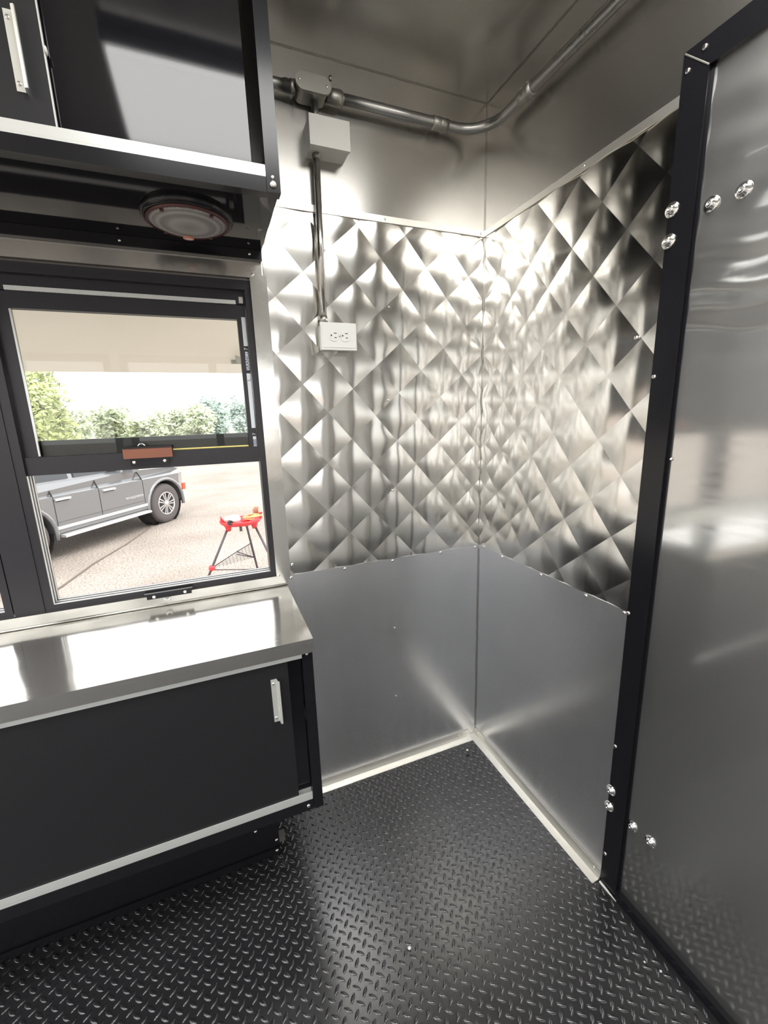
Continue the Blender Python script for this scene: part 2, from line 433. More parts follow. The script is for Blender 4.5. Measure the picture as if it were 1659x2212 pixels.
# ------------------------------------------------------------------ serving windows
def window(name, xr, xl, label, detail):
    """one vertical slider: xr/xl are the right and left edges of its opening"""
    root = empty(name, ((xr+xl)/2, .03, .92)); root['kind'] = 'structure'; root['label'] = label; root['category'] = 'window'
    yo = .012
    # outer frame: jambs, head, bottom
    fr = bmesh.new()
    box(fr, xr, xr+.018, yo, .068, .918, 1.862)
    box(fr, xl-.024, xl, yo, .068, .918, 1.862)
    box(fr, xl, xr, yo, .068, 1.835, 1.862)
    box(fr, xl, xr, yo, .068, .918, .934)
    frame = obj('frame', fr, 'frameblack', root, bevel=.0012)
    # head recess and the pale strip along it
    obj('head_rail', B(xl, xr, .03, .066, 1.795, 1.836), 'frameblack', root, bevel=.001)
    obj('pale_strip', B(xl+.033, xr-.028, .024, .031, 1.796, 1.807), 'track', root, bevel=.001)
    # upper sash
    sash = obj('sash', (lambda bm: (box(bm, xl+.002, xr-.002, .03, .052, 1.754, 1.797), box(bm, xl+.002, xr-.002, .022, .052, 1.316, 1.366),
        box(bm, xl+.002, xl+.033, .03, .052, 1.366, 1.754), box(bm, xr-.028, xr-.002, .03, .052, 1.366, 1.754), bm)[-1])(bmesh.new()), 'frameblack', root, bevel=.0015)
    obj('pane', B(xl+.033, xr-.028, .042, .045, 1.366, 1.754), 'glass', sash)
    obj('meeting_rail', B(xl+.004, xr-.004, .054, .066, 1.352, 1.410), 'frameblack', root, bevel=.001)
    obj('glazing_bead', B(xl+.033, xl+.037, .028, .034, 1.368, 1.752), 'track', sash)
    # slide tracks: ribs on left jamb and sill, pale colour for reflected light
    for k in range(3):
        y = .0145+k*.019
        obj('track_rib', B(xl, xl+.0022, y, y+.006, .9365, 1.316), 'track', root)
        obj('track_rib', B(xl, xr, y, y+.006, .934, .9362), 'track', root)
    if detail:
        lt = obj('sash_latch', B(-1.236, -1.106, .004, .022, 1.349, 1.378), 'brown', root, bevel=.0015, label='brown taped sash latch')
        obj('latch_lip', B(-1.237, -1.105, .002, .022, 1.378, 1.383), 'black', lt); obj('latch_base', B(-1.222, -1.118, .014, .022, 1.327, 1.349), 'black', lt)
        bm = bmesh.new(); tube(bm, [(-1.186+.009*math.cos(a), .012, 1.383+.008*math.sin(a)) for a in [PI*k/8 for k in range(9)]], .0022, 6); obj('latch_ring', bm, 'chrome', lt, True)
        screw(lt, (-1.212, .014, 1.338), (0, -1, 0), SCREW); screw(lt, (-1.130, .014, 1.338), (0, -1, 0), SCREW)
        kp = obj('sill_catch', B(-1.232, -1.104, -.012, .012, .911, .925), 'black', root, bevel=.0015)
        obj('catch_lip', B(-1.238, -1.100, -.012, .012, .925, .929), 'black', kp)
        bm = bmesh.new(); tube(bm, [(-1.176+.008*math.cos(a), -.014, .909-.007*math.sin(a)) for a in [PI*k/8 for k in range(9)]], .002, 6); obj('catch_ring', bm, 'chrome', kp, True)
        screw(kp, (-1.212, -.012, .918), (0, -1, 0), SCREW); screw(kp, (-1.123, -.012, .919), (0, -1, 0), SCREW)
        obj('foam_strip', B(-1.105, xr-.03, .038, .041, 1.367, 1.371), 'yellow', root, label='thin yellow foam strip')
        obj('keeper', B(-.868, -.856, .026, .034, 1.80, 1.818), 'zinc', root, bevel=.001)
        # stickers on the right stile
        for z0, z1, marks in ((1.677, 1.761, None), (1.425, 1.595, None)):
            obj('sticker', B(-.8655, -.8535, .0292, .0300, z0, z1), 'sticker', root)
        def lettering(txt, z, size, nm='lettering'):
            c = bpy.data.curves.new(nm, 'FONT'); c.body = txt; c.size = size; c.extrude = .0002; c.align_y = 'CENTER'
            t = bpy.data.objects.new('tmp', c); COL.objects.link(t)
            me = bpy.data.meshes.new_from_object(t.evaluated_get(bpy.context.evaluated_depsgraph_get())); bpy.data.objects.remove(t)
            me.transform(Matrix.Translation((-.8595, .0286, z)) @ Matrix.Rotation(-PI/2, 4, 'Y') @ Matrix.Rotation(PI/2, 4, 'X'))
            me.materials.append(M['sticker' if nm == 'lettering' else 'ink']); o = bpy.data.objects.new(nm, me); COL.objects.link(o); o.parent = root; o.location = -root.location
            return o
        st = obj('sticker', B(-.8645, -.8545, .0292, .0300, 1.605, 1.660), 'sticker', root)
        lettering('SRANCO', 1.606, .0145, 'printed_name')
        lettering('7', 1.664, .016)
        lettering('L', 1.572, .014, 'printed_mark')
        obj('sticker', B(-.8645, -.8545, .0292, .0300, 1.366, 1.398), 'sticker', root)
        lettering('000', 1.368, .0145, 'printed_name')
        lettering('7', 1.402, .014)
    return root
window('window_1', -.850, -1.477, 'black vertical-sliding serving window, lower half open', True)
window('window_2', -1.592, -2.235, 'second black sliding window cut by the picture edge', False)
mul = obj('trim_4', B(-1.570, -1.499, .009, .07, .918, 1.862), 'frameblack', bevel=.001); struct(mul, 'black mullion between the two serving windows', 'trim')

# stainless casing round the window
cs = empty('trim_5', (-.81, 0, .88)); cs['kind'] = 'structure'; cs['label'] = 'shiny stainless casing round the serving windows'; cs['category'] = 'trim'
def cas(name, pts, y0=-.004, y1=.012, mat='steel'):
    bm = bmesh.new(); prism(bm, pts, 1, y0, y1); return obj(name, bm, mat, cs, bevel=.0012)
cas('side_casing', [(-.833, .918), (-.797, .884), (-.797, 1.905), (-.833, 1.866)])
cas('head_casing', [(-.833, 1.866), (-.797, 1.905), (-2.30, 1.905), (-2.264, 1.866)])
cas('sill_casing', [(-.833, .918), (-2.264, .918), (-2.30, .884), (-.797, .884)])
cas('side_casing', [(-2.264, .918), (-2.264, 1.866), (-2.30, 1.905), (-2.30, .884)])
obj('side_flange', B(-.797, -.784, -.0035, 0, .90, 1.875), 'steel', cs)
bm = bmesh.new(); tube(bm, [(-2.30, -.006, .885), (-.797, -.006, .885)], .003, 8); obj('sill_bead', bm, 'steel', cs, True)
screw(cs, (-.826, -.004, .922), (0, -1, 0), SCREW); screw(cs, (-.824, -.004, 1.873), (0, -1, 0), SCREW)

# windows behind the camera; the farther one is added for daylight
for k, (a, b) in enumerate(((-1.55, -.28), (-2.95, -1.65))):
    bm = bmesh.new()
    for s in ((a-.02, a+.03, .90, 1.97), (b-.03, b+.02, .90, 1.97), (a, b, .90, .95), (a, b, 1.92, 1.97), ((a+b)/2-.03, (a+b)/2+.03, .94, 1.93)):
        box(bm, s[0], s[1], YB-.05, YB+.004, s[2], s[3])
    struct(obj('window_%d' % (k+3), bm, 'frameblack'), 'open black framed window in the wall behind the viewer' if k == 0 else 'farther open black framed window added behind the viewer for daylight', 'window')

# ------------------------------------------------------------------ door on the end wall
dr = empty('door_1', (0, -1.18, 0)); dr['kind'] = 'structure'; dr['label'] = 'closed brushed aluminium door in a black steel frame'; dr['category'] = 'door'
Y0, Y1 = -.702, -1.66; YI0, YI1 = -.757, -1.605; FT, FI = 2.155, 2.102
bm = bmesh.new()
box(bm, -.008, .05, YI0, Y0, 0.002, FT)
fL = obj('frame_post', bm, 'black', dr, bevel=.0025)
obj('frame_post', B(-.008, .05, Y1, YI1, .002, FT), 'black', dr, bevel=.0025)
fh = obj('frame_header', B(-.0085, .05, YI1, YI0, FI, FT), 'black', dr, bevel=.0025)
obj('frame_sill', B(-.012, .05, YI1, YI0, .001, .030), 'black', dr, bevel=.003)
obj('door_stop', B(.001, .05, YI0-.006, YI0, .03, FI), 'black', dr)
obj('weld_bead', (lambda bm: (tube(bm, [(-.0085, Y0-.003, FT-.003), (-.0085, YI0, FI)], .0016, 6), bm)[1])(bmesh.new()), 'zinc', dr)
bm = bmesh.new(); NY, NZ = 60, 150
ybolts = [(-.785, 1.85), (-.843, 1.85), (-.776, .285), (-.830, .29)]
g = []
for a in range(NY+1):
    row = []
    for b in range(NZ+1):
        y = YI0-.0005+(YI1-YI0)*a/NY; z = .030+(FI-.030)*b/NZ
        x = .004
        for (by, bz) in ybolts[:2]:
            d2 = ((y-by)/.045)**2+((z-bz)/.03)**2
            x += .0022*math.exp(-d2)
        s = max(0, min(1, (z-1.45)/.25))
        x += s*(.0014*math.sin(z*74+9.0*(y+.75)+1.6*math.sin(y*19))+.0007*noise.noise(Vector((y*14, z*9, 0))))
        x += .0010*noise.noise(Vector((y*3, z*2.2, 5)))
        row.append(bm.verts.new((x, y, z)))
    g.append(row)
for a in range(NY):
    for b in range(NZ): bm.faces.new((g[a][b], g[a+1][b], g[a+1][b+1], g[a][b+1]))
leaf = obj('door_leaf', bm, 'doorleaf', dr, True)
obj('leaf_core', B(.010, .045, YI1, YI0, .03, FI), 'doorleaf', dr)
bm = bmesh.new(); lathe(bm, (0, 0, 0), (0, 0, 1), [(0, 0), (.0155, 0), (.0158, .0015), (.014, .0035), (.0095, .004), (.009, .0075), (.0065, .0105), (.003, .0115), (.003, .0095), (0, .0095)], 18)
bme = bpy.data.meshes.new('bolt'); bmesh.ops.recalc_face_normals(bm, faces=bm.faces); bm.to_mesh(bme); bm.free()
for p in bme.polygons: p.use_smooth = True
bme.materials.append(M['chrome'])
for y, z in ((-.711, 1.868), (-.711, 1.806), (-.709, .350), (-.708, .292)): screw(fL, (-.008, y, z), (-1, 0, 0), bme, 'bolt')
for y, z in ybolts: screw(leaf, (.004+(.002 if z > 1 else 0), y, z), (-1, 0, 0), bme, 'bolt')
for y, z in ((-.714, 2.118), (-.709, 1.52), (-.708, .50), (-.711, .117), (-.706, .915)): screw(fL, (-.008, y, z), (-1, 0, 0), SCREW)
screw(fh, (-.0085, -.745, 2.138), (-1, 0, 0), SCREW); screw(leaf, (.002, -.765, 1.33), (-1, -.3, 0), SCREW_S)
obj('caulk_line', (lambda bm: (tube(bm, [(-.012, -.705, .003), (-.013, -.73, .003), (-.014, -.765, .002)], [.004, .0035, .001], 6), bm)[1])(bmesh.new()), 'whitepl', dr)

# ------------------------------------------------------------------ countertop and lower cabinet
ct = bmesh.new()
box(ct, -2.40, -.800, -.414, -.0005, .842, .881)
o = obj('countertop', ct, 'counter', bevel=.002); tag(o, 'mirror-bright stainless countertop under the serving window', 'countertop')

lc = empty('lower_cabinet', (-1.6, -.2, .337)); tag(lc, 'black base cabinet with sliding doors below the countertop', 'cabinet')
bm = bmesh.new()
box(bm, -2.40, -.815, -.395, -.04, .338, .356)
box(bm, -.818, -.805, -.395, -.04, .356, .84); box(bm, -2.40, -2.385, -.395, -.04, .356, .84)
obj('carcass', bm, 'blackmat', lc)
obj('end_post', B(-.831, -.803, -.404, -.376, .338, .841), 'black', lc, bevel=.002)
obj('bottom_rail', B(-2.40, -.832, -.403, -.376, .338, .372), 'black', lc, bevel=.002)
bt = bmesh.new(); box(bt, -2.40, -.832, -.402, -.366, .372, .380)
for y in (-.4015, -.385, -.368): box(bt, -2.40, -.832, y-.0012, y+.0012, .38, .397)
obj('bottom_track', bt, 'track', lc)
tt = bmesh.new(); box(tt, -2.40, -.832, -.406, -.366, .8265, .8415); obj('top_track', tt, 'track', lc, bevel=.001)
d1 = obj('sliding_door', B(-1.66, -.870, -.3995, -.3935, .385, .826), 'blackmat', lc, bevel=.0008)
obj('sliding_door', B(-2.38, -1.60, -.383, -.377, .385, .826), 'blackmat', lc, bevel=.0008)
obj('inner_panel', B(-.93, -.832, -.383, -.378, .382, .826), 'blackgloss', lc)
def pull(parent, x, z0, z1, yf, s=1):
    """bent strip handle: screwed flange and a standing lip"""
    bm = bmesh.new()
    prism(bm, [(x-.011, yf), (x-.011, yf-.002), (x+.0025, yf-.002), (x+.0045, yf-.016), (x+.0095, yf-.018), (x+.0105, yf-.015), (x+.0065, yf-.0135), (x+.0045, yf)], 2, z0, z1)
    h = obj('handle', bm, 'handle', parent, bevel=.0006, seg=1)
    screw(h, (x-.005, yf-.002, z0+.012), (0, -1, 0), SCREW_S); screw(h, (x-.005, yf-.002, z1-.012), (0, -1, 0), SCREW_S)
pull(d1, -.906, .655, .781, -.3995)
screw(lc, (-.846, -.403, .354), (0, -1, 0), SCREW)
screw(lc, (-.818, -.404, .834), (0, -1, 0), SCREW_S)

# panel closing the space below the cabinet
kp = empty('kick_panel', (-1.6, -.2, 0)); tag(kp, 'black boxed panel on the floor beneath the base cabinet', 'panel')
obj('face', B(-2.40, -.925, -.206, -.20, .002, .337), 'black', kp)
obj('side', B(-.931, -.925, -.20, -.045, .002, .337), 'black', kp)
obj('foot_strip', B(-2.40, -.925, -.212, -.206, .002, .03), 'black', kp)
bk = obj('bracket', B(-.925, -.905, -.205, -.18, .04, .062), 'zinc', kp, bevel=.001)
for x, z in ((-.934, .056), (-.936, .020), (-.997, .12), (-1.494, .139)): screw(kp, (x, -.206 if z > .03 else -.212, z), (0, -1, 0), SCREW)

# ------------------------------------------------------------------ upper cabinet
uc = empty('upper_cabinet', (-1.6, -.18, 1.937)); tag(uc, 'glossy black wall cabinet with sliding doors above the serving window', 'cabinet')
bm = bmesh.new(); box(bm, -2.40, -.795, -.355, -.003, 1.9375, 1.945); obj('bottom_panel', bm, 'blackgloss', uc)
obj('side_panel', B(-.803, -.791, -.345, -.003, 1.945, H-.002), 'black', uc)
obj('front_post', B(-.820, -.790, -.366, -.338, 1.9365, H-.002), 'black', uc, bevel=.002)
obj('bottom_rail', B(-2.40, -.8205, -.364, -.336, 1.9365, 1.966), 'black', uc, bevel=.0015)
obj('back_rail', B(-2.40, -.795, -.022, -.004, 1.911, 1.937), 'black', uc, bevel=.001)
tb = bmesh.new(); box(tb, -2.40, -.8205, -.3645, -.326, 1.966, 1.970)
for y in (-.3635, -.345, -.327): box(tb, -2.40, -.8205, y-.0012, y+.0012, 1.97, 1.988)
obj('bottom_track', tb, 'track', uc)
obj('top_rail', B(-2.40, -.8205, -.364, -.326, H-.03, H-.002), 'black', uc)
ud = obj('sliding_door', B(-1.98, -1.197, -.3595, -.3535, 1.973, H-.03), 'blackmat', uc, bevel=.0006)
obj('edge_strip', B(-1.1969, -1.1945, -.3598, -.3532, 1.973, H-.03), 'track', ud)
bm = bmesh.new(); lathe(bm, (-1.1945, -.3565, 2.11), (1, 0, 0), [(0, 0), (.008, 0), (.006, .003), (0, .004)], 10); obj('bumper', bm, 'whitepl', ud, True)
pull(ud, -1.236, 2.035, 2.156, -.3595)
obj('sliding_door', B(-1.32, -.845, -.342, -.336, 1.973, H-.03), 'blackgloss', uc, bevel=.0006, label='glossy black rear sliding door')
screw(uc, (-.806, -.366, 1.952), (0, -1, 0), SCREW_L, 'bolt'); screw(uc, (-.806, -.366, 1.966), (0, -1, 0), SCREW_S)
for x in (-.83, -1.16): screw(uc, (x, -.022, 1.924), (0, -1, 0), SCREW_S)

# round loudspeaker let into the cabinet's underside
sp = empty('ceiling_speaker', (-.987, -.19, 1.937)); tag(sp, 'round grey mesh loudspeaker under the wall cabinet', 'speaker')
c = (-.987, -.187, 1.9372)
bm = bmesh.new(); lathe(bm, c, (0, 0, -1), [(.104, 0), (.104, .007), (.100, .012), (.092, .013), (.091, .008)], 48); obj('rim', bm, 'black', sp, True)
bm = bmesh.new(); lathe(bm, c, (0, 0, -1), [(.0925, .010), (.0925, .016), (.089, .018), (.088, .010)], 48); obj('ring', bm, 'redring', sp, True)
bm = bmesh.new(); lathe(bm, c, (0, 0, -1), [(.0885, .014), (.080, .0185), (.06, .022), (.03, .024), (0, .0245)], 48); gr = obj('grille', bm, 'grille', sp, True)
bm = bmesh.new(); prism(bm, [(-.990+.013*math.cos(a), -.118+.0085*math.sin(a)) for a in [2*PI*k/14 for k in range(14)]], 2, 1.9115, 1.919); obj('badge', bm, 'badge', gr, bevel=.001)
bm = bmesh.new(); box(bm, -.997, -.983, -.1205, -.1165, 1.9108, 1.9116); obj('badge_bar', bm, 'whitepl', gr)
for a in (.9, 2.3, 4.0, 5.4):
    bm = bmesh.new(); box(bm, c[0]+.082*math.cos(a)-.004, c[0]+.082*math.cos(a)+.004, c[1]+.082*math.sin(a)-.004, c[1]+.082*math.sin(a)+.004, 1.9165, 1.921); obj('clip', bm, 'redring', gr)

# ------------------------------------------------------------------ conduit, boxes and outlet
cd_ = empty('conduit_pipe', (-.4, -.036, 2.355)); tag(cd_, 'thick grey metal conduit bending round the ceiling corner', 'conduit')
Zc = 2.357; yc = -.036; R = .12
path = [(-.535, yc, Zc), (-.3, yc, Zc)]
for k in range(13):
    a = PI/2*k/12
    path.append((yc-R+R*math.sin(a), yc-R+R*math.cos(a), Zc-.0005*k))
path += [(yc, -.5, Zc-.009), (yc, -1.2, Zc-.012), (yc, -2.2, Zc-.02)]
bm = bmesh.new(); tube(bm, path, .0155, 18); obj('pipe', bm, 'emt', cd_, True)
def coupling(a, b, r, parent, scr=()):
    bm = bmesh.new(); d = Vector(b)-Vector(a); L = d.length
    lathe(bm, a, d, [(.012, 0), (r, 0), (r, L*.45), (r*.95, L*.48), (r*.95, L*.52), (r, L*.55), (r, L), (.012, L)], 20); o = obj('coupling', bm, 'zinc', parent, True)
    for s in scr: screw(o, s[0], s[1], SCREW_S)
    return o
coupling((-.232, yc, Zc), (-.178, yc, Zc), .0185, cd_, [((-.218, yc-.010, Zc+.0155), (0, -.6, 1)), ((-.192, yc-.010, Zc+.0155), (0, -.6, 1))])
coupling((yc, -.222, Zc-.006), (yc, -.275, Zc-.0068), .0185, cd_, [((yc-.010, -.235, Zc+.0095), (-.6, 0, 1)), ((yc-.010, -.262, Zc+.009), (-.6, 0, 1))])

lb = empty('pipe_fitting', (-.62, -.036, 2.36)); tag(lb, 'cast grey conduit fitting with oval cover above the junction box', 'fitting')
bm = bmesh.new()
def oval(x0, x1, z0, z1, n=10):
    r = (z1-z0)/2; zc = (z0+z1)/2; p = []
    for k in range(n+1): a = PI/2+PI*k/n; p.append((x0+r+r*math.cos(a), zc+r*math.sin(a)))
    for k in range(n+1): a = -PI/2+PI*k/n; p.append((x1-r+r*math.cos(a), zc+r*math.sin(a)))
    return p
prism(bm, oval(-.668, -.576, Zc-.021, Zc+.019), 1, -.062, -.012); obj('body', bm, 'zinc', lb, bevel=.003)
bm = bmesh.new(); prism(bm, oval(-.672, -.570, Zc-.020, Zc+.023), 1, -.070, -.062); cv = obj('cover', bm, 'zinc', lb, bevel=.0025)
screw(cv, (-.660, -.070, Zc+.003), (0, -1, 0), SCREW_S); screw(cv, (-.583, -.070, Zc+.0), (0, -1, 0), SCREW_S)
bm = bmesh.new(); lathe(bm, (-.577, yc, Zc), (1, 0, 0), [(.012, 0), (.019, 0), (.019, .016), (.020, .017), (.020, .045), (.0165, .046), (.0165, .05)], 18); h1 = obj('hub', bm, 'zinc', lb, True)
screw(h1, (-.540, yc-.009, Zc+.018), (0, -.5, 1), SCREW_S)
bm = bmesh.new(); lathe(bm, (-.668, yc, Zc), (-1, 0, 0), [(.012, 0), (.018, 0), (.018, .014), (.016, .015), (.016, .032), (.014, .033), (.0135, .06), (.0135, .118)], 18); h2 = obj('hub', bm, 'zinc', lb, True)
screw(h2, (-.69, yc-.008, Zc+.014), (0, -.5, 1), SCREW_S)
bm = bmesh.new(); tube(bm, [(-.612, -.034, Zc-.020), (-.612, -.034, 2.270)], .0105, 14); nk = obj('nipple', bm, 'emt', lb, True)
screw(nk, (-.606, -.043, 2.302), (.4, -1, 0), SCREW_S); screw(nk, (-.606, -.043, 2.286), (.4, -1, 0), SCREW_S)
bm = bmesh.new(); tube(bm, [(-.571, -.066, Zc+.020), (-.571, -.066, Zc+.030)], .0045, 8); obj('lug', bm, 'zinc', lb, True)

jb = empty('junction_box', (-.585, 0, 2.21)); tag(jb, 'plain pale grey junction box with blank lid below the conduit', 'electrical box')
obj('body', B(-.640, -.524, -.070, -.001, 2.209, 2.283), 'greypl', jb, bevel=.003)
obj('lid', B(-.644, -.525, -.082, -.070, 2.203, 2.278), 'greypl', jb, bevel=.004)

sc = empty('conduit_riser', (-.616, -.03, 1.74)); tag(sc, 'slim shiny steel conduit joining junction box and outlet', 'conduit')
bm = bmesh.new(); tube(bm, [(-.614, -.028, 2.209), (-.620, -.030, 1.742)], .0100, 16); obj('pipe', bm, 'steel', sc, True)
for z, x in ((2.196, -.614), (1.744, -.620)):
    bm = bmesh.new(); lathe(bm, (x, -.029, z-.0), (0, 0, 1), [(.0, 0), (.0128, 0), (.0128, .012), (.0, .012)] if z > 2 else [(.0, 0), (.0128, 0), (.0128, .02), (0, .02)], 16); cc = obj('connector', bm, 'zinc', sc, True)
    screw(cc, (x+.006, -.041, z+.007), (.4, -1, 0), SCREW_S)

ol = empty('wall_outlet', (-.58, 0, 1.66)); tag(ol, 'white duplex socket outlet box on the quilted wall', 'outlet')
obj('box', B(-.632, -.526, -.046, -.006, 1.664, 1.738), 'whitepl', ol, bevel=.003)
pl = obj('cover_plate', B(-.639, -.522, -.056, -.046, 1.6605, 1.742), 'whitepl', ol, bevel=.004)
obj('plate_face', B(-.634, -.5245, -.0575, -.056, 1.667, 1.739), 'whitepl', ol, bevel=.001)
for cx in (-.5975, -.5605):
    bm = bmesh.new(); pts = []
    for k in range(24):
        a = 2*PI*k/24; pts.append((cx+max(-.0135, min(.0135, .0175*math.cos(a))), 1.703+.0175*math.sin(a)))
    prism(bm, pts, 1, -.0592, -.0575); rc = obj('receptacle', bm, 'whitepl', ol, bevel=.0006, seg=1)
    obj('slot', B(cx+.0, cx+.009, -.0595, -.0591, 1.7085, 1.7110), 'slot', rc)
    obj('slot', B(cx+.0015, cx+.0085, -.0595, -.0591, 1.6955, 1.6980), 'slot', rc)
    bm = bmesh.new(); lathe(bm, (cx-.0085, -.0591, 1.703), (0, -1, 0), [(.0026, 0), (.0026, .0004), (0, .0004)], 10); obj('ground_hole', bm, 'slot', rc)
screw(ol, (-.579, -.0575, 1.7025), (0, -1, 0), SCREW_S)

# ------------------------------------------------------------------ ceiling lamps behind the viewer's field
def strip_lamp(x0, x1, y, label):
    r = empty('ceiling_lamp', ((x0+x1)/2, y, H-.05)); tag(r, label, 'lamp', 'ceiling strip lamps')
    obj('housing', B(x0, x1, y-.215, y+.215, H-.035, H-.001), 'whitemetal', r, bevel=.004)
    bm = bmesh.new(); box(bm, x0+.01, x1-.01, y-.20, y+.20, H-.05, H-.035); obj('diffuser', bm, 'lamp', r, bevel=.006)
strip_lamp(-1.15, -.16, -.99, 'white flat ceiling lamp nearest the door, above the aisle')
strip_lamp(-3.0, -1.8, -1.15, 'added unseen ceiling lamp farther along the aisle, brightening the room')  # second lamp added out of view to lift the interior light

# ------------------------------------------------------------------ crumbs on the floor
def crumb(x, y, r, mat, label, flat=.5):
    bm = bmesh.new(); bmesh.ops.create_icosphere(bm, subdivisions=1, radius=r)
    for v in bm.verts: v.co = Vector((v.co.x*random.uniform(.8, 1.2), v.co.y*random.uniform(.7, 1.2), v.co.z*flat))
    o = obj('floor_crumb', bm, mat); o.location = (x, y, .0022+r*flat*.6); tag(o, label, 'debris')
crumb(-.635, -.626, .0052, 'whitepl', 'round white chip lying on the tread in mid floor')
crumb(-.094, -.079, .005, 'whitepl', 'tiny white chip near the wall corner')
crumb(-.104, -.098, .008, 'slot', 'small black scrap near the wall corner', .35)
crumb(-.05, -.93, .004, 'whitepl', 'pale speck beside the door sill, farther from corner')
crumb(-.07, -.90, .003, 'whitepl', 'tiny pale speck beside the door sill')

# ------------------------------------------------------------------ outdoors
GZ = -.55
struct(obj('ground', B(-90, 90, -60, 120, GZ-.2, GZ), 'gravel'), 'pale gravel lot outside the window', 'ground')
M['awn'] = plain('awning_aluminium', (.86, .81, .75), .45, .3, .5, 0, .05, 4)
aw = empty('serving_hatch', (-1.55, .14, 1.95)); tag(aw, 'pale raised hatch panel hanging outside above the window', 'hatch')
bm = bmesh.new(); prism(bm, [(.13, 1.945), (1.0, 1.694), (1.005, 1.725), (.135, 1.975)], 0, -2.55, -.805); obj('panel', bm, 'awn', aw, bevel=.003)
bm = bmesh.new(); tube(bm, [(-2.55, .12, 1.95), (-.805, .12, 1.95)], .012, 8); obj('hinge', bm, 'zinc', aw, True)
lt = bmesh.new(); prism(lt, [(-.845, 1.752), (-.815, 1.745), (-.822, 1.72), (-.84, 1.715)], 1, .765, .775); obj('latch', lt, 'zinc', aw)
obj('latch_pin', B(-.86, -.81, .84, .85, 1.722, 1.74), 'zinc', aw)
bm = bmesh.new(); tube(bm, [(-2.5, .11, 1.35), (-2.5, .8, 1.75)], .01, 8); obj('gas_strut', bm, 'frameblack', aw, True)
# the trailer's outer skin
struct(obj('wall_outer', (lambda bm: (box(bm, XL, .07, .0725, .085, 1.87, H+.05), box(bm, XL, .07, .0725, .085, -.15, .905), box(bm, -.83, .07, .0725, .085, .905, 1.87), box(bm, XL, -2.265, .0725, .085, .905, 1.87), bm)[-1])(bmesh.new()), 'whitemetal'), 'white outer skin of the trailer wall', 'wall')

# ---- parked SUV (local: +x forward, +y left, z up, origin under the front axle)
CARYAW = PI/2-.60
hx = Vector((math.sin(.60), math.cos(.60), 0)); hr = Vector((math.cos(.60), -math.sin(.60), 0))
car_pos = Vector((-1.96, 8.25, GZ))-hr*1.0
car = empty('parked_car', car_pos, CARYAW); tag(car, 'dark grey SUV parked on the gravel outside the window', 'car')
M['paint'] = plain('grey_car_paint', (.23, .235, .245), .2, .5, .5, .8, .03)
M['tyre'] = plain('tyre_rubber', (.10, .09, .088), .85, bump=.3, scale=60)
M['alloy'] = plain('alloy_rim', (.72, .72, .72), .25, .8)
M['carglass'] = plain('dark_car_glass', (.02, .025, .03), .04, 0, .6, .3)
M['trimgrey'] = plain('grey_plastic_trim', (.10, .098, .095), .6)
M['amber'] = plain('red_marker_lens', (.85, .10, .05), .25)
M['silver'] = plain('satin_silver', (.78, .78, .78), .3, .7)
WB = -2.9; RW = .40
def arch(cx, r, n=12):
    return [(cx+r*math.cos(a), .40+r*math.sin(a)) for a in [PI*k/n for k in range(n+1)]]
body = [(.98, .42), (1.02, .62), (1.0, .86), (.90, 1.02), (.70, 1.09), (-.75, 1.16), (-4.15, 1.18), (-4.22, .95), (-4.2, .5), (-4.1, .42)]
body += [(WB-.50, .38)]+[(p[0], p[1]) for p in arch(WB, .50)][::-1][0:0]
low = [(WB-.49, .40)]+[(WB+.49*math.cos(PI-PI*k/12), .40+.49*math.sin(PI-PI*k/12)) for k in range(1, 12)]+[(WB+.49, .40), (-.49, .40)]+[(.49*math.cos(PI-PI*k/12), .40+.49*math.sin(PI-PI*k/12)) for k in range(1, 12)]+[(.49, .40)]
poly = body[:10]+low
def shell(sgn):
    pass
def nose(bm):
    for v in bm.verts:
        if v.co.x > .45: v.co.y *= 1-.30*((v.co.x-.45)/.4)**2
bm = bmesh.new(); prism(bm, [(.70, .42), (.78, .62), (.76, .86), (.72, .97), (.45, .97), (-4.22, .97), (-4.2, .5), (-4.1, .42)]+low, 1, -.99, .99)
nose(bm); obj('body', bm, 'paint', car, local=True)
bm = bmesh.new(); prism(bm, [(.72, .9705), (.45, .9705), (-4.22, .9705), (-4.15, 1.18), (-.75, 1.16), (.40, 1.11), (.62, 1.05)], 1, -.99, .99)
for v in bm.verts:
    if v.co.z > 1: v.co.y *= .92
nose(bm); obj('shoulder', bm, 'paint', car, local=True)
bm = bmesh.new()
prism(bm, [(-.62, 1.15), (-1.45, 1.74), (-3.9, 1.76), (-4.18, 1.17)], 1, -.86, .86)
for v in bm.verts:
    if v.co.z > 1.5: v.co.y *= .86
obj('cabin', bm, 'paint', car, local=True, bevel=.02)
for a, b in ((-1.0, -1.85), (-1.95, -2.95), (-3.05, -3.85)):
    bm = bmesh.new(); prism(bm, [(a, 1.20), (a-.48 if a == -1.0 else a, 1.68), (b, 1.68), (b, 1.20)], 1, -.872, .872)
    for v in bm.verts:
        if v.co.z > 1.5: v.co.y *= .875
    obj('side_window', bm, 'carglass', car, local=True)
bm = bmesh.new(); prism(bm, [(-.70, 1.19), (-1.40, 1.71), (-1.43, 1.70), (-.75, 1.17)], 1, -.76, .76); obj('windscreen', bm, 'carglass', car, local=True)
